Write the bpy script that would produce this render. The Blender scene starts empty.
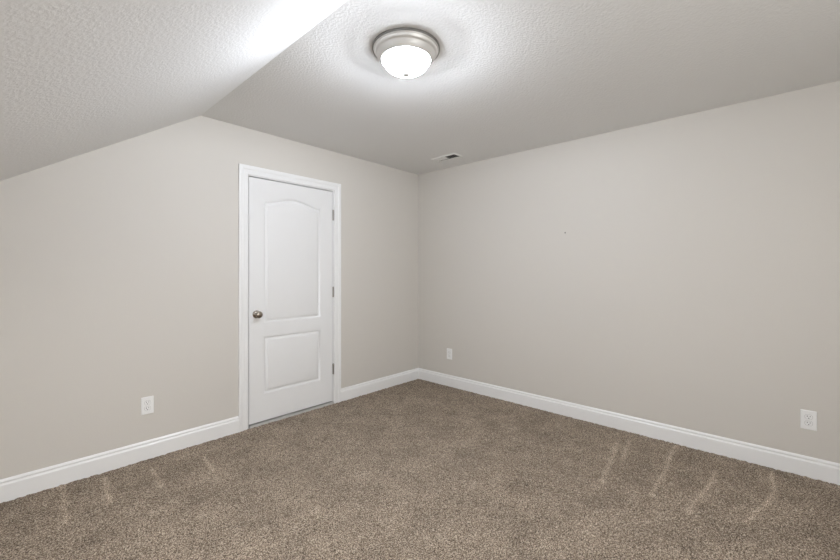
import bpy, bmesh, math, random
import numpy as np
from mathutils import Vector, Matrix

C = bpy.context.scene
COL = C.collection
PI = math.pi

# ------------------------------------------------------------------ camera
# corner of the room = origin; door wall in y=0, right-hand wall in x=0
H = 2.44
cam = bpy.data.cameras.new('camera')
camo = bpy.data.objects.new('camera', cam)
COL.objects.link(camo)
camo.location = (-3.406, -3.152, 1.267)
camo.rotation_euler = (math.radians(90), 0, -math.radians(47.472))
cam.sensor_width = 36.0
cam.lens = 36.0 * 386.13 / 840.0
cam.shift_y = -7.46 / 840.0
cam.clip_start = 0.02
C.camera = camo

# ------------------------------------------------------------------ world, exposure
w = bpy.data.worlds.new('sky')
C.world = w
w.use_nodes = True
wn = w.node_tree.nodes
wl = w.node_tree.links
bg = wn['Background']
sky = wn.new('ShaderNodeTexSky')
sky.sky_type = 'HOSEK_WILKIE'
sky.turbidity = 6.0
sky.sun_direction = (0.3, 0.5, 0.8)
wl.new(sky.outputs['Color'], bg.inputs['Color'])
bg.inputs['Strength'].default_value = 0.4

C.view_settings.view_transform = 'Standard'
C.view_settings.look = 'None'
C.view_settings.exposure = 0.06
C.view_settings.gamma = 1.0
C.view_settings.use_curve_mapping = False

BOWL = 31.0             # radiance of the opal glass bowl of the ceiling light
BULB = 68.0             # watts of the bulb inside it, shining out through the glass
FILL_BACK = 52.0              # watts of fill light outside the added gable window behind the camera
FILL_SLOPE = 27.0             # watts of fill light outside the added skylight in the slope, out of frame on the left
LX, LY = -1.968, -1.735  # ceiling light position
KX = -2.391             # where the flat ceiling meets the slope
SLOPE = 0.66            # fall of the sloped ceiling
XL = -4.55              # knee wall
YB = -4.70              # gable wall behind the camera

back_fill = bpy.data.lights.new('gable_fill_light', 'AREA')
back_fill.shape = 'RECTANGLE'
back_fill.size, back_fill.size_y = 0.86, 1.16
back_fill.energy = FILL_BACK
back_fill.color = (1.0, 0.99, 0.97)
back_fill_o = bpy.data.objects.new('gable_fill_light', back_fill)
COL.objects.link(back_fill_o)
back_fill_o.location = (-2.4, YB - 0.16, 1.42)
back_fill_o.rotation_euler = (math.radians(90), 0, 0)     # added fill light, shines towards +y through the made-up window


slope_fill = bpy.data.lights.new('slope_fill_light', 'AREA')
slope_fill.shape = 'RECTANGLE'
slope_fill.size, slope_fill.size_y = 0.66, 0.70
slope_fill.energy = FILL_SLOPE
slope_fill.color = (1.0, 0.99, 0.97)
slope_fill_o = bpy.data.objects.new('slope_fill_light', slope_fill)
COL.objects.link(slope_fill_o)
SKX, SKY = -4.0, -2.0
SKA = math.atan(SLOPE)
slope_fill_o.location = (SKX, SKY, H - SLOPE * (KX - SKX))
slope_fill_o.rotation_euler = (0, -SKA, 0)
slope_fill_o.location = Vector(slope_fill_o.location) + Vector((-math.sin(SKA), 0, math.cos(SKA))) * 0.15     # added fill light outside, above the pane of the made-up skylight


# ------------------------------------------------------------------ materials
def mat(name, col, rough=0.5, metal=0.0):
    m = bpy.data.materials.new(name)
    m.use_nodes = True
    b = m.node_tree.nodes['Principled BSDF']
    b.inputs['Base Color'].default_value = (*col, 1)
    b.inputs['Roughness'].default_value = rough
    b.inputs['Metallic'].default_value = metal
    return m, m.node_tree.nodes, m.node_tree.links, b


def add_noise_bump(nt, ln, b, scale, strength, dist, detail=3.0, ramp=None):
    tc = nt.new('ShaderNodeTexCoord')
    n = nt.new('ShaderNodeTexNoise')
    n.inputs['Scale'].default_value = scale
    n.inputs['Detail'].default_value = detail
    ln.new(tc.outputs['Object'], n.inputs['Vector'])
    h = n.outputs['Fac']
    if ramp:
        r = nt.new('ShaderNodeValToRGB')
        r.color_ramp.elements[0].position, r.color_ramp.elements[1].position = ramp
        ln.new(h, r.inputs['Fac'])
        h = r.outputs['Color']
    bp = nt.new('ShaderNodeBump')
    bp.inputs['Strength'].default_value = strength
    bp.inputs['Distance'].default_value = dist
    ln.new(h, bp.inputs['Height'])
    ln.new(bp.outputs['Normal'], b.inputs['Normal'])
    return tc, n


WALL = (0.645, 0.616, 0.570)
CEIL = (0.79, 0.79, 0.78)
WHITE = (0.85, 0.85, 0.845)

m_wall, nt, ln, b = mat('greige_wall_paint', WALL, 0.62)
add_noise_bump(nt, ln, b, 95.0, 0.16, 0.002, 2.0)

# right-hand wall: the same paint with one small dark nail hole
m_wall_r, nt, ln, b = mat('greige_wall_paint_with_nail_hole', WALL, 0.62)
tc, _ = add_noise_bump(nt, ln, b, 95.0, 0.16, 0.002, 2.0)
d = nt.new('ShaderNodeVectorMath'); d.operation = 'DISTANCE'
d.inputs[1].default_value = (0.0, -1.781, 1.621)
ln.new(tc.outputs['Object'], d.inputs[0])
lt = nt.new('ShaderNodeMath'); lt.operation = 'LESS_THAN'
lt.inputs[1].default_value = 0.0062
ln.new(d.outputs['Value'], lt.inputs[0])
mx = nt.new('ShaderNodeMix'); mx.data_type = 'RGBA'
mx.inputs['A'].default_value = (*WALL, 1)
mx.inputs['B'].default_value = (0.17, 0.16, 0.15, 1)
ln.new(lt.outputs[0], mx.inputs['Factor'])
ln.new(mx.outputs['Result'], b.inputs['Base Color'])

m_ceil, nt, ln, b = mat('textured_ceiling_paint', CEIL, 0.7)
add_noise_bump(nt, ln, b, 80.0, 0.34, 0.0035, 2.0, ramp=(0.3, 0.75))
m_slope, nt, ln, b = mat('textured_slope_paint', CEIL, 0.7)
add_noise_bump(nt, ln, b, 78.0, 0.21, 0.0035, 2.0, ramp=(0.3, 0.75))

m_white, nt, ln, b = mat('white_semigloss_paint', WHITE, 0.32)
m_door, nt, ln, b = mat('white_door_paint', (0.81, 0.81, 0.808), 0.38)
# faint embossed wood grain of the moulded door skin
tc = nt.new('ShaderNodeTexCoord')
mp = nt.new('ShaderNodeMapping')
mp.inputs['Scale'].default_value = (260, 260, 7)
n = nt.new('ShaderNodeTexNoise'); n.inputs['Scale'].default_value = 1.0; n.inputs['Detail'].default_value = 3
bp = nt.new('ShaderNodeBump'); bp.inputs['Strength'].default_value = 0.12; bp.inputs['Distance'].default_value = 0.001
ln.new(tc.outputs['Object'], mp.inputs['Vector']); ln.new(mp.outputs['Vector'], n.inputs['Vector'])
ln.new(n.outputs['Fac'], bp.inputs['Height']); ln.new(bp.outputs['Normal'], b.inputs['Normal'])

m_plate, *_ = mat('white_outlet_plastic', (0.88, 0.88, 0.87), 0.35)
m_slot, *_ = mat('dark_slot', (0.05, 0.048, 0.045), 0.7)
m_nickel, *_ = mat('brushed_nickel', (0.74, 0.735, 0.72), 0.5, 0.5)
m_knob, *_ = mat('satin_nickel', (0.34, 0.30, 0.26), 0.24, 1.0)
m_rim, *_ = mat('dark_nickel', (0.20, 0.195, 0.185), 0.5, 0.3)
m_hinge, *_ = mat('hinge_nickel', (0.36, 0.34, 0.31), 0.4, 0.9)
m_vent, *_ = mat('white_vent_enamel', (0.86, 0.86, 0.84), 0.4)
m_duct_shade, *_ = mat('duct_shade_dark', (0.035, 0.033, 0.03), 0.8)
m_thresh, *_ = mat('threshold_grey', (0.50, 0.49, 0.47), 0.5)
m_light_block, *_ = mat('light_block_paint', (0.35, 0.33, 0.30), 0.8)

m_glass = bpy.data.materials.new('lit_opal_glass')
m_glass.use_nodes = True
nt = m_glass.node_tree.nodes; ln = m_glass.node_tree.links
nt.remove(nt['Principled BSDF'])
tr = nt.new('ShaderNodeBsdfTransparent'); tr.inputs['Color'].default_value = (0.6, 0.6, 0.6, 1)
em = nt.new('ShaderNodeEmission'); em.inputs['Color'].default_value = (0.925, 0.985, 1.09, 1)
em.inputs['Strength'].default_value = BOWL
ash = nt.new('ShaderNodeAddShader')
ln.new(tr.outputs[0], ash.inputs[0]); ln.new(em.outputs[0], ash.inputs[1])
ln.new(ash.outputs[0], nt['Material Output'].inputs['Surface'])

m_pane = bpy.data.materials.new('added_window_glass')
m_pane.use_nodes = True
nt = m_pane.node_tree.nodes; ln = m_pane.node_tree.links
nt.remove(nt['Principled BSDF'])
tr = nt.new('ShaderNodeBsdfTransparent'); gl = nt.new('ShaderNodeBsdfGlossy'); gl.inputs['Roughness'].default_value = 0.02
ms = nt.new('ShaderNodeMixShader'); ms.inputs[0].default_value = 0.06
ln.new(tr.outputs[0], ms.inputs[1]); ln.new(gl.outputs[0], ms.inputs[2])
ln.new(ms.outputs[0], nt['Material Output'].inputs['Surface'])

# carpet: twisted two-tone pile; the combed streaks come in as an attribute
m_carpet, nt, ln, b = mat('brown_carpet', (0.2, 0.17, 0.14), 0.95)
b.inputs['Specular IOR Level'].default_value = 0.1
tc = nt.new('ShaderNodeTexCoord')
n1 = nt.new('ShaderNodeTexNoise'); n1.inputs['Scale'].default_value = 180; n1.inputs['Detail'].default_value = 2.5
n1.inputs['Roughness'].default_value = 0.7
n2 = nt.new('ShaderNodeTexNoise'); n2.inputs['Scale'].default_value = 4.6; n2.inputs['Detail'].default_value = 7
n2.inputs['Roughness'].default_value = 0.68
for q in (n1, n2):
    ln.new(tc.outputs['Object'], q.inputs['Vector'])
r1 = nt.new('ShaderNodeValToRGB')
e = r1.color_ramp.elements
e[0].position = 0.37; e[0].color = (0.070, 0.051, 0.036, 1)
e[1].position = 0.63; e[1].color = (0.56, 0.478, 0.383, 1)
x = e.new(0.5); x.color = (0.25, 0.197, 0.150, 1)
ln.new(n1.outputs['Fac'], r1.inputs['Fac'])
mr = nt.new('ShaderNodeMapRange')
mr.inputs['From Min'].default_value = 0.3; mr.inputs['From Max'].default_value = 0.7
mr.inputs['To Min'].default_value = 0.76; mr.inputs['To Max'].default_value = 1.24
ln.new(n2.outputs['Fac'], mr.inputs['Value'])
at = nt.new('ShaderNodeAttribute'); at.attribute_name = 'nap'
ad = nt.new('ShaderNodeMath'); ad.operation = 'MULTIPLY_ADD'
ad.inputs[1].default_value = 0.66
ln.new(at.outputs['Fac'], ad.inputs[0]); ln.new(mr.outputs['Result'], ad.inputs[2])
vm = nt.new('ShaderNodeVectorMath'); vm.operation = 'SCALE'
ln.new(r1.outputs['Color'], vm.inputs[0]); ln.new(ad.outputs[0], vm.inputs['Scale'])
ln.new(vm.outputs['Vector'], b.inputs['Base Color'])


# ------------------------------------------------------------------ helpers
def link(name, bm, m, parent=None, smooth=False, loc=None):
    me = bpy.data.meshes.new(name)
    bmesh.ops.recalc_face_normals(bm, faces=bm.faces)
    bm.to_mesh(me); bm.free()
    for k in (m if isinstance(m, (list, tuple)) else [m]):
        me.materials.append(k)
    if smooth:
        me.shade_smooth()
        me.set_sharp_from_angle(angle=math.radians(38))
    o = bpy.data.objects.new(name, me)
    COL.objects.link(o)
    if parent: o.parent = parent
    if loc: o.location = loc
    return o


def struct(o, label, cat):
    o['kind'] = 'structure'; o['label'] = label; o['category'] = cat
    return o


def box(bm, a, c, bev=0.0, mi=0):
    ctr = [(a[i] + c[i]) / 2 for i in range(3)]
    sz = [abs(c[i] - a[i]) for i in range(3)]
    r = bmesh.ops.create_cube(bm, size=1.0, matrix=Matrix.Translation(ctr) @ Matrix.Diagonal((*sz, 1)))
    fs = {f for v in r['verts'] for f in v.link_faces}
    for f in fs: f.material_index = mi
    if bev:
        es = list({e for v in r['verts'] for e in v.link_edges})
        bmesh.ops.bevel(bm, geom=es, offset=bev, segments=2, profile=0.5, affect='EDGES', clamp_overlap=True)


def prism(bm, pts, mapf, h0, h1):
    """closed outline pts (2-D), extruded from h0 to h1; mapf(u, v, h) -> xyz"""
    a = [bm.verts.new(mapf(u, v, h0)) for u, v in pts]
    c = [bm.verts.new(mapf(u, v, h1)) for u, v in pts]
    bm.faces.new(a); bm.faces.new(c[::-1])
    for i in range(len(pts)):
        j = (i + 1) % len(pts)
        bm.faces.new((a[i], a[j], c[j], c[i]))


def lathe(bm, prof, M, seg=64):
    """prof: (radius, height) list, revolved about local z, placed by matrix M"""
    rings = []
    for r, z in prof:
        if r < 1e-6:
            rings.append([bm.verts.new(M @ Vector((0, 0, z)))])
        else:
            rings.append([bm.verts.new(M @ Vector((r * math.cos(2 * PI * k / seg), r * math.sin(2 * PI * k / seg), z))) for k in range(seg)])
    for A, B in zip(rings, rings[1:]):
        for k in range(seg):
            l = (k + 1) % seg
            if len(A) == 1 and len(B) == 1: continue
            if len(A) == 1: bm.faces.new((A[0], B[l], B[k]))
            elif len(B) == 1: bm.faces.new((A[k], A[l], B[0]))
            else: bm.faces.new((A[k], A[l], B[l], B[k]))


def strip(bm, rows, close_ends=True):
    """skin consecutive rows of points (each a closed profile)"""
    vs = [[bm.verts.new(p) for p in r] for r in rows]
    n = len(vs[0])
    for A, B in zip(vs, vs[1:]):
        for k in range(n):
            l = (k + 1) % n
            bm.faces.new((A[k], A[l], B[l], B[k]))
    if close_ends:
        bm.faces.new(vs[0]); bm.faces.new(vs[-1][::-1])


# ------------------------------------------------------------------ floor: carpet with real pile relief
STREAKS = [
    [(-0.30, -2.295), (-0.934, -2.388)], [(-0.06, -2.62), (-0.894, -2.638)],
    [(-0.321, -2.883), (-0.946, -2.825)], [(-0.084, -3.141), (-0.375, -3.156), (-0.837, -3.049)],
    [(-0.20, -2.36), (-0.562, -2.393)], [(-3.154, -0.03), (-3.179, -0.52)],
    [(-2.97, -0.10), (-2.992, -0.45)], [(-2.735, -0.20), (-2.753, -0.458)],
    [(-2.455, -0.25), (-2.481, -0.518)],
]
rng = np.random.default_rng(7)
st = 0.0075
nx = int(round(-XL / st)) + 1
ny = int(round(-YB / st)) + 1
gx = np.linspace(XL, 0.0, nx); gy = np.linspace(YB, 0.0, ny)
X, Y = np.meshgrid(gx, gy, indexing='ij')
jx = rng.uniform(-0.35, 0.35, X.shape) * st; jy = rng.uniform(-0.35, 0.35, X.shape) * st
jx[0] = jx[-1] = 0; jy[:, 0] = jy[:, -1] = 0
Z = rng.uniform(-1, 1, X.shape)
Z = 0.55 * Z + 0.45 * (np.roll(Z, 1, 0) + np.roll(Z, 1, 1) + np.roll(Z, -1, 0)) / 1.7
Z = Z * 0.0042 - 0.003
nap = np.zeros(X.shape)
wob = 0.008 * np.sin(X * 11.0 + 1.3) + 0.006 * np.sin(Y * 14.0)
for line in STREAKS:
    dmin = np.full(X.shape, 9.0)
    for (ax, ay), (bx, by) in zip(line, line[1:]):
        dx, dy = bx - ax, by - ay
        t = np.clip(((X - ax) * dx + (Y - ay) * dy) / (dx * dx + dy * dy), 0, 1)
        dmin = np.minimum(dmin, np.hypot(X + wob * 0.4 - ax - t * dx, Y + wob * 0.6 - ay - t * dy))
    s = np.exp(-(dmin / 0.014) ** 2)
    nap = np.maximum(nap, s)
Z += nap * 0.003
nap *= rng.uniform(0.45, 1.0, X.shape)
co = np.stack([X + jx, Y + jy, Z], -1).reshape(-1, 3)
idx = np.arange(nx * ny).reshape(nx, ny)
quads = np.stack([idx[:-1, :-1], idx[1:, :-1], idx[1:, 1:], idx[:-1, 1:]], -1).reshape(-1, 4)
me = bpy.data.meshes.new('floor')
me.vertices.add(len(co)); me.vertices.foreach_set('co', co.ravel())
me.loops.add(quads.size); me.loops.foreach_set('vertex_index', quads.ravel().astype(np.int32))
me.polygons.add(len(quads)); me.polygons.foreach_set('loop_start', (np.arange(len(quads)) * 4).astype(np.int32))
me.update(calc_edges=True)
a_ = me.attributes.new('nap', 'FLOAT', 'POINT'); a_.data.foreach_set('value', nap.ravel().astype(np.float32))
me.materials.append(m_carpet)
fl = bpy.data.objects.new('floor', me); COL.objects.link(fl)
struct(fl, 'brown flecked cut-pile carpet with vacuum streaks covering the floor', 'floor')

# ------------------------------------------------------------------ walls and ceilings
zk = H - SLOPE * (KX - XL)                 # height of the knee wall
DL, DR, DT = -2.034, -1.213, 2.057         # inside of the door frame
bm = bmesh.new()
out = [(XL, -0.05), (DL - 0.012, -0.05), (DL - 0.012, DT + 0.012), (DR + 0.012, DT + 0.012), (DR + 0.012, -0.05),
       (0.0, -0.05), (0.0, H + 0.03), (KX, H + 0.03), (XL, zk + 0.03)]
prism(bm, out, lambda u, v, h: (u, h, v), 0.0, 0.115)
struct(link('wall_left', bm, m_wall), 'greige painted gable wall with the white door in it', 'wall')

bm = bmesh.new()
box(bm, (0, YB - 0.1, -0.05), (0.115, 0.115, H + 0.03))
struct(link('wall_right', bm, m_wall_r), 'long bare greige wall on the right with one small nail hole', 'wall')

bm = bmesh.new()
box(bm, (XL - 0.1, YB, -0.05), (XL, 0.115, zk + 0.03))
struct(link('wall_knee', bm, m_wall), 'low greige knee wall under the sloped ceiling', 'wall')

# gable wall behind the camera with an opening for the added window
bm = bmesh.new()
W0, W1, V0, V1 = -2.85, -1.95, 0.82, 2.02
f_ = lambda u, v, h: (u, h, v)
for pts in ([(XL, -.05), (W0, -.05), (W0, H + .03 - SLOPE * (KX - W0)), (XL, zk + .03)],
            [(W0, -.05), (W1, -.05), (W1, V0), (W0, V0)],
            [(W0, V1), (W1, V1), (W1, H + .03), (KX, H + .03), (W0, H + .03 - SLOPE * (KX - W0))],
            [(W1, -.05), (0.0, -.05), (0.0, H + .03), (W1, H + .03)]):
    prism(bm, pts, f_, YB - 0.115, YB)
struct(link('wall_back', bm, m_wall), 'greige gable wall behind the viewpoint', 'wall')

bm = bmesh.new()
for a, c in (((W0, V0), (W0 + .05, V1)), ((W1 - .05, V0), (W1, V1)), ((W0, V0), (W1, V0 + .05)), ((W0, V1 - .05), (W1, V1)),
             ((W0, (V0 + V1) / 2 - .02), (W1, (V0 + V1) / 2 + .02))):
    box(bm, (a[0], YB - .08, a[1]), (c[0], YB - .03, c[1]))
added_win = struct(link('added_window_1', bm, m_white), 'added white sash window for fill light in the gable wall behind the viewpoint', 'window')
bm = bmesh.new(); box(bm, (W0 + .03, YB - .058, V0 + .03), (W1 - .03, YB - .054, V1 - .03))
link('pane', bm, m_pane, added_win)

# flat ceiling: very slightly out of level, as built
def hz(x, y):
    tx = min(max(-x / 2.391, 0), 1); ty = min(max(-y / 3.3, 0), 1.4)
    h00, h10, h01, h11 = 2.443, 2.438, 2.418, 2.441
    return (h00 * (1 - tx) + h10 * tx) * (1 - ty) + (h01 * (1 - tx) + h11 * tx) * ty
bm = bmesh.new()
N = 24
gr = [[bm.verts.new((KX * i / N, YB + (0.0 - YB) * j / N, hz(KX * i / N, YB - YB * j / N))) for j in range(N + 1)] for i in range(N + 1)]
gt = [[bm.verts.new((v.co.x, v.co.y, H + 0.12)) for v in r] for r in gr]
for i in range(N):
    for j in range(N):
        bm.faces.new((gr[i][j], gr[i][j + 1], gr[i + 1][j + 1], gr[i + 1][j]))
        bm.faces.new((gt[i][j], gt[i + 1][j], gt[i + 1][j + 1], gt[i][j + 1]))
struct(link('ceiling', bm, m_ceil), 'textured flat ceiling carrying the lit round lamp', 'ceiling')

bm = bmesh.new()
y0, y1 = YB - 0.1, 0.0
sl = lambda x, up=0.0: H - SLOPE * (KX - x) + up
HX0, HX1, HY0, HY1 = SKX - .32, SKX + .32, SKY - .38, SKY + .38      # opening for the added skylight
def slab(xa, xb, ya, yb):
    za = hz(KX, ya) if xb == KX else sl(xb)
    prism(bm, [(xb, za), (xa, sl(xa)), (xa, sl(xa, .14)), (xb, sl(xb, .14))], lambda u, v, h: (u, h, v), ya, yb)
slab(HX1, KX, y0, y1)
slab(XL - .1, HX0, y0, y1)
slab(HX0, HX1, y0, HY0)
slab(HX0, HX1, HY1, y1)
for v in bm.verts:
    if abs(v.co.x - KX) < 1e-5:
        v.co.z = hz(KX, v.co.y) + (0.14 if v.co.z > H + .07 else -0.0005)
so = struct(link('ceiling_slope', bm, m_slope), 'textured sloped ceiling coming down on the left', 'ceiling')

# made-up skylight frame on the slope for fill light, out of frame above the knee wall
bm = bmesh.new()
for a, c in (((-.40, -.42, -.02), (-.34, .42, .03)), ((.34, -.42, -.02), (.40, .42, .03)), ((-.34, -.42, -.02), (.34, -.36, .03)), ((-.34, .36, -.02), (.34, .42, .03))):
    box(bm, a, c, .004)
bmesh.ops.transform(bm, matrix=Matrix.Translation((SKX, SKY, H - SLOPE * (KX - SKX))) @ Matrix.Rotation(-SKA, 4, 'Y'), verts=bm.verts)
added_win2 = struct(link('added_window_2', bm, m_white), 'added white skylight frame for fill light in the sloped ceiling beside the viewpoint', 'skylight')
bm = bmesh.new(); box(bm, (-.36, -.38, .008), (.36, .38, .012))
bmesh.ops.transform(bm, matrix=Matrix.Translation((SKX, SKY, H - SLOPE * (KX - SKX))) @ Matrix.Rotation(-SKA, 4, 'Y'), verts=bm.verts)
link('pane', bm, m_pane, added_win2)

# added light-blocking shell behind the door keeps the gap under it dark
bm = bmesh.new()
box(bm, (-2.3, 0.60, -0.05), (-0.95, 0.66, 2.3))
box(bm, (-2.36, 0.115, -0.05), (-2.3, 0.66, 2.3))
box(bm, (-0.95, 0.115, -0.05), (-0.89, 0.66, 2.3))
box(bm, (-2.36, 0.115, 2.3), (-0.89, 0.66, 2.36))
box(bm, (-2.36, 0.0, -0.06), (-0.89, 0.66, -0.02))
struct(link('wall_light_block', bm, m_light_block), 'dark added shell blocking light behind the white door', 'wall')

# ------------------------------------------------------------------ baseboards
BP = [(0, -.02), (.0148, -.02), (.0148, .0885), (.0138, .0925), (.0085, .1005), (.0082, .1030), (.0098, .1075), (.0096, .1105), (.0085, .1135), (.0030, .1205), (0, .1225)]
def base(name, wall, s0, s1, label, m0=0.0, m1=0.0):
    bm = bmesh.new()
    rows = []
    for s, mt in ((s0, m0), (s1, m1)):
        if wall == 'L': rows.append([(s + mt * o, -o, z) for o, z in BP])
        elif wall == 'R': rows.append([(-o, s + mt * o, z) for o, z in BP])
        elif wall == 'K': rows.append([(XL + o, s + mt * o, z) for o, z in BP])
        else: rows.append([(s + mt * o, YB + o, z) for o, z in BP])
    strip(bm, rows)
    return struct(link(name, bm, m_white), label, 'baseboard')
base('baseboard_left', 'L', XL, -2.114, 'white moulded baseboard running left of the door', 1, 0)
base('baseboard_left.001', 'L', -1.133, 0.0, 'short white moulded baseboard between the door and the corner', 0, -1)
base('baseboard_right', 'R', YB, 0.0, 'long white moulded baseboard along the right wall', 1, -1)
base('baseboard_knee', 'K', YB, 0.0, 'white moulded baseboard along the low knee wall', 1, -1)
base('baseboard_back', 'B', XL, 0.0, 'white moulded baseboard along the wall behind the viewpoint', 1, -1)

# ------------------------------------------------------------------ door casing, jamb, threshold
xl, xr, zt = -2.043, -1.205, 2.064
CP = [(0, 0), (0, .0085), (.002, .0105), (.006, .0118), (.030, .0128), (.034, .0118), (.037, .0122), (.042, .0155), (.050, .0172), (.066, .0172), (.071, .0160), (.0725, .0140), (.0725, 0)]
bm = bmesh.new()
strip(bm, [[(xl - s, -t, -.02) for s, t in CP], [(xl - s, -t, zt + s) for s, t in CP],
           [(xr + s, -t, zt + s) for s, t in CP], [(xr + s, -t, -.02) for s, t in CP]])
struct(link('trim_1', bm, m_white), 'white moulded casing around the closed door', 'door casing')

bm = bmesh.new()
box(bm, (DL - .012, 0.0, -.02), (DL, .115, DT + .012))
box(bm, (DR, 0.0, -.02), (DR + .012, .115, DT + .012))
box(bm, (DL, 0.0, DT), (DR, .115, DT + .012))
# stops behind the slab
box(bm, (DL, .040, -.02), (DL + .011, .075, DT))
box(bm, (DR - .011, .040, -.02), (DR, .075, DT))
box(bm, (DL + .011, .040, DT - .011), (DR - .011, .075, DT))
struct(link('trim_2', bm, m_white), 'white door jamb lining the doorway', 'door jamb')

bm = bmesh.new()
box(bm, (DL + .006, -.012, -.02), (DR, .1, .0125), .002)
struct(link('trim_3', bm, m_thresh), 'pale grey threshold strip under the white door', 'threshold')

# ------------------------------------------------------------------ door: moulded two-panel arch-top slab
SX0, SX1, SZ0, SZ1 = -2.0275, -1.2175, .024, 2.0495
SY = 0.006
def rect_loop(x0, x1, z0, z1, n=8):
    p = []
    for i in range(n): p.append((x0 + (x1 - x0) * i / n, z0))
    for i in range(n): p.append((x1, z0 + (z1 - z0) * i / n))
    for i in range(n): p.append((x1 - (x1 - x0) * i / n, z1))
    for i in range(n): p.append((x0, z1 - (z1 - z0) * i / n))
    return p
def arch_loop(x0, x1, z0, zs, rise, n=40):
    p = [(x0, z0), (x1, z0)]
    for i in range(n + 1):
        t = i / n
        p.append((x1 + (x0 - x1) * t, zs + rise * (0.5 - 0.5 * math.cos(2 * PI * t)) ** 0.9))
    return p
def offset(p, d):
    out = []
    n = len(p)
    for i in range(n):
        a, b_, c = Vector(p[i - 1]), Vector(p[i]), Vector(p[(i + 1) % n])
        e1 = (b_ - a).normalized(); e2 = (c - b_).normalized()
        n1 = Vector((-e1.y, e1.x)); n2 = Vector((-e2.y, e2.x))
        m_ = (n1 + n2)
        m_ = m_ / max(m_.length_squared / 2, 1e-6)
        out.append(tuple(b_ + m_ * d))
    return out
RINGS = [(0, 0), (.003, .0010), (.012, .0125), (.0145, .0135), (.018, .0130), (.034, .0030), (.037, .0014), (.039, .0010)]
bm = bmesh.new()
outer = [(SX0, SZ0), (SX1, SZ0), (SX1, SZ1), (SX0, SZ1)]
ov = [bm.verts.new((x, SY, z)) for x, z in outer]
edges = [bm.edges.new((ov[i], ov[(i + 1) % 4])) for i in range(4)]
for L in (arch_loop(-1.902, -1.350, .842, 1.866, .053), [(-1.902, .247), (-1.350, .247), (-1.350, .730), (-1.902, .730)]):
    prev = None
    for k, (d_, dep) in enumerate(RINGS):
        vs = [bm.verts.new((x, SY + dep, z)) for x, z in offset(L, d_)]
        if prev is None:
            for i in range(len(vs)):
                edges.append(bm.edges.new((vs[i], vs[(i + 1) % len(vs)])))
        else:
            for i in range(len(vs)):
                j = (i + 1) % len(vs)
                bm.faces.new((prev[i], prev[j], vs[j], vs[i]))
        prev = vs
    bm.faces.new(prev)
bmesh.ops.triangle_fill(bm, edges=edges, use_beauty=True, use_dissolve=False)
bk = [bm.verts.new((x, SY + .035, z)) for x, z in outer]
for i in range(4):
    j = (i + 1) % 4
    bm.faces.new((ov[i], ov[j], bk[j], bk[i]))
bm.faces.new(bk)
door = struct(link('door_1', bm, m_door, smooth=True), 'closed white two-panel interior door with arched upper panel and nickel knob', 'door')

for z0, z1 in ((1.773, 1.873), (1.030, 1.128), (.284, .385)):
    bm = bmesh.new()
    M = Matrix.Translation((-1.2175, -.0045, z0))
    h_ = z1 - z0
    prof = [(0, -.003), (.003, -.002), (.0068, 0)]
    for k in range(5):                              # five knuckles
        a_0 = h_ * k / 5; a_1 = h_ * (k + 1) / 5
        prof += [(.0078, a_0 + .0008), (.0078, a_1 - .0008), (.0066, a_1)]
    prof += [(.0068, h_), (.003, h_ + .002), (0, h_ + .003)]
    lathe(bm, prof, M, 14)
    hg = link('hinge', bm, m_hinge, door, smooth=True)
    hg['label'] = 'satin nickel door hinge'

KXp, KZ = -1.966, .921
M = Matrix.Translation((KXp, SY, KZ)) @ Matrix.Rotation(math.radians(90), 4, 'X')    # local z -> -y, into the room
bm = bmesh.new()
lathe(bm, [(.014, .020), (.0125, .026), (.0125, .030), (.018, .0335), (.0245, .039), (.0280, .046), (.0285, .052), (.0265, .058),
           (.0215, .0625), (.013, .0648), (0, .0655)], M, 40)
kn = link('knob', bm, m_knob, door, smooth=True); kn['label'] = 'round satin nickel door knob'
bm = bmesh.new()
lathe(bm, [(.0325, 0), (.0325, .003), (.031, .0065), (.026, .0095), (.018, .0125), (.0145, .0165), (.014, .022)], M, 40)
link('rosette', bm, m_knob, kn, smooth=True)

# ------------------------------------------------------------------ ceiling light
zl = hz(LX, LY)
root = bpy.data.objects.new('ceiling_light', None); COL.objects.link(root)
root.location = (LX, LY, zl)
root['label'] = 'round flush-mount ceiling lamp with brushed nickel ring and lit white glass bowl'
root['category'] = 'ceiling lamp'
I = Matrix.Identity(4)
bm = bmesh.new()
lathe(bm, [(0, -.001), (.1715, -.001), (.1720, -.011), (.1690, -.0155), (.1655, -.0165), (.1635, -.020), (.1620, -.027),
           (.1580, -.031), (.1530, -.0325), (.1500, -.036), (.1430, -.049), (.1350, -.0600), (.1310, -.0640), (.1275, -.0650), (.1255, -.0630), (.1245, -.055), (.10, -.05), (0, -.05)], I, 96)
link('mounting_ring', bm, m_nickel, root, smooth=True)
bm = bmesh.new()
lathe(bm, [(.1700, -.0005), (.1752, -.0005), (.1758, -.0040), (.1756, -.0100), (.1742, -.0130), (.1718, -.0128), (.1700, -.0100)], I, 96)
rm = link('rim', bm, m_rim, root, smooth=True); rm['label'] = 'dark nickel outer rim'
bm = bmesh.new()
pr = []
for k in range(19):
    t = k / 18 * PI / 2
    pr.append((.1245 * math.cos(t) ** 0.88 if k < 18 else 0, -.058 - .073 * math.sin(t) ** 1.12))
lathe(bm, pr, I, 64)
gd = link('glass_bowl', bm, m_glass, root, smooth=True); gd['label'] = 'lit opal white glass bowl'
bm = bmesh.new()
lathe(bm, [(.010, -.127), (.0170, -.1300), (.0195, -.1345), (.0175, -.1410), (.011, -.1455), (0, -.1470)], I, 24)
link('finial', bm, m_nickel, root, smooth=True)

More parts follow.
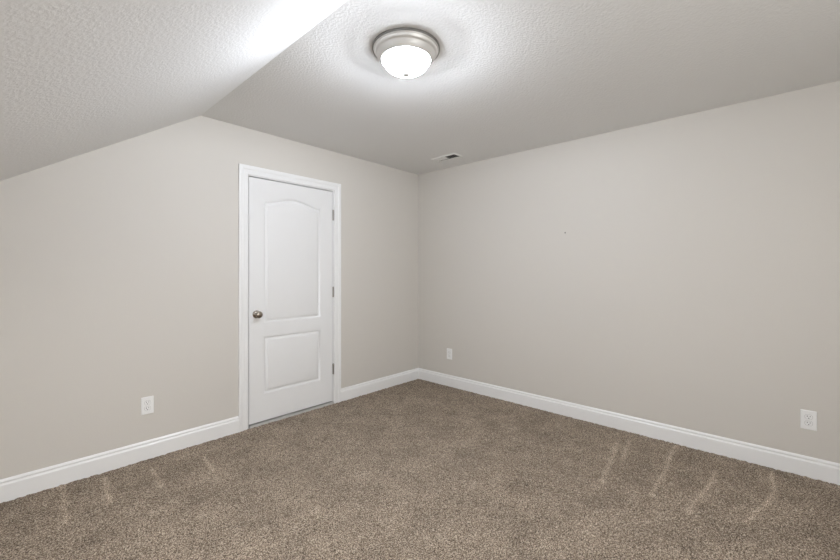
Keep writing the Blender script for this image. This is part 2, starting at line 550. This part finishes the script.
bl = bpy.data.lights.new('bulb', 'POINT')
bl.energy = BULB; bl.shadow_soft_size = 0.032; bl.color = (0.925, 0.985, 1.09)
bo = bpy.data.objects.new('bulb', bl); COL.objects.link(bo)
bo.parent = root; bo.location = (0, 0, -.081)

# ------------------------------------------------------------------ ceiling air register
vx0, vx1, vy0, vy1 = -.400, -.260, -.856, -.548
zv = hz(-.34, -.7)
vent = bpy.data.objects.new('ceiling_vent', None); COL.objects.link(vent)
vent.location = ((vx0 + vx1) / 2, (vy0 + vy1) / 2, zv)
vent['label'] = 'small white air register in the ceiling above the far corner'
vent['category'] = 'air vent'
hw, hl = (vx1 - vx0) / 2, (vy1 - vy0) / 2
iw, il = hw - .019, hl - .022
bm = bmesh.new()
FP = [(0, 0), (0, -.003), (.004, -.006), (.015, -.0090), (.019, -.0090), (.019, -.001), (.017, 0)]
rows = []
for sx, sy in ((-1, -1), (1, -1), (1, 1), (-1, 1), (-1, -1)):
    rows.append([(sx * (hw - s), sy * (hl - s * 22 / 19), z) for s, z in FP])
strip(bm, rows, close_ends=False)
bmesh.ops.remove_doubles(bm, verts=bm.verts, dist=1e-5)
link('frame', bm, m_vent, vent)
bm = bmesh.new()
box(bm, (-iw - .001, -il - .001, -.0015), (iw + .001, il + .001, -.0005))  # flat dark sheet, its colour stands for the shade inside the duct
link('duct_shade_sheet', bm, m_duct_shade, vent)
for bank in (0, 1):
    bm = bmesh.new()
    nf = 7
    for k in range(nf):
        yc = (-il + .012 + (il - .016) * k / (nf - 1)) * (1 if bank == 0 else -1)
        lean = -.0055 if bank == 0 else .0055
        p = [(yc - lean, -.002), (yc - lean + .0012, -.002), (yc + lean + .0012, -.0085), (yc + lean, -.0085)]
        prism(bm, p, lambda u, v, h: (h, u, v), -iw, iw - (.020 if bank else 0))  # one bank stops short, the dark sheet shows there as a shadow strip
    link('louver_bank', bm, m_vent, vent)
bm = bmesh.new()
box(bm, (hw - .019, hl - .030, -.022), (hw - .014, hl - .022, -.006), .001)
link('damper_lever', bm, m_vent, vent)
for sy in (-1, 1):
    bm = bmesh.new()
    lathe(bm, [(0, -.010), (.003, -.0095), (.0042, -.0085), (.0042, -.006)], Matrix.Translation((0, sy * (hl - .012), 0)), 12)
    link('screw', bm, m_vent, vent)


# ------------------------------------------------------------------ wall outlets
def make_outlet():
    r = bpy.data.objects.new('wall_outlet', None); COL.objects.link(r)
    f = lambda u, v, h: (u, -h, v)
    bm = bmesh.new()
    w2, h2 = .0365, .0590
    rows = []
    def rr(w_, h_, rad, t):
        pts = []
        for cx, cz, a0 in ((w_ - rad, h_ - rad, 0), (-w_ + rad, h_ - rad, 90), (-w_ + rad, -h_ + rad, 180), (w_ - rad, -h_ + rad, 270)):
            for k in range(5):
                a = math.radians(a0 + 22.5 * k)
                pts.append((cx + rad * math.cos(a), -t, cz + rad * math.sin(a)))
        return pts
    strip(bm, [rr(w2, h2, .003, 0), rr(w2, h2, .003, .0032), rr(w2 - .0015, h2 - .0015, .003, .0050), rr(w2 - .005, h2 - .005, .003, .0062)])
    link('cover_plate', bm, m_plate, r)
    for s in (1, -1):
        bm = bmesh.new()
        pts = []
        R = .0172
        for k in range(48):
            a = 2 * PI * k / 48
            pts.append((R * math.cos(a), max(-.0137, min(.0137, R * math.sin(a))) + s * .0195))
        pts = [p for i, p in enumerate(pts) if p != pts[i - 1]]
        # dark seam round the face, then the face itself
        prism(bm, [(u * 1.07, (v - s * .0195) * 1.08 + s * .0195) for u, v in pts], f, .0050, .0064)
        for fc in bm.faces: fc.material_index = 1
        n0 = len(bm.faces)
        prism(bm, pts, f, .0050, .0074)
        z = s * .0195
        nb = len(bm.faces)
        for fc in list(bm.faces)[n0:]: fc.material_index = 0
        box(bm, (-.0078, -.0076, z - .0005), (-.0052, -.0070, z + .0085), mi=2)
        box(bm, (.0052, -.0076, z + .0005), (.0076, -.0070, z + .0075), mi=2)
        hole = [(.0030 * math.cos(2 * PI * k / 14), max(-.0016, .0030 * math.sin(2 * PI * k / 14)) * -1 + z - .0072) for k in range(14)]
        hole = [p for i, p in enumerate(hole) if p != hole[i - 1]]
        n1 = len(bm.faces)
        prism(bm, hole, f, .0070, .0076)
        bm.faces.ensure_lookup_table()
        for fc in list(bm.faces)[n1:]: fc.material_index = 2
        link('receptacle', bm, [m_plate, m_seam, m_slot], r)
    bm = bmesh.new()
    lathe(bm, [(.0034, .0058), (.0032, .0068), (.0018, .0076), (0, .0078)], Matrix.Rotation(math.radians(90), 4, 'X'), 14)
    link('screw', bm, m_plate, r)
    return r
m_seam, *_ = mat('outlet_seam', (0.42, 0.41, 0.40), 0.6)

def copy_tree(o):
    c = o.copy(); COL.objects.link(c)
    for ch in o.children:
        d_ = ch.copy(); COL.objects.link(d_); d_.parent = c
    return c
o0 = make_outlet()
spots = [((-2.722, 0.0, .361), 0, 'white duplex wall outlet left of the door above the baseboard'),
         ((0.0, -.476, .357), -PI / 2, 'white wall outlet on the right wall near the far corner'),
         ((0.0, -3.310, .350), -PI / 2, 'white duplex wall outlet at the right end of the right wall')]
for i, (loc, rz, lab) in enumerate(spots):
    o = o0 if i == 0 else copy_tree(o0)
    o.location = loc; o.rotation_euler = (0, 0, rz)
    o['label'] = lab; o['category'] = 'wall outlet'; o['group'] = 'wall outlets'
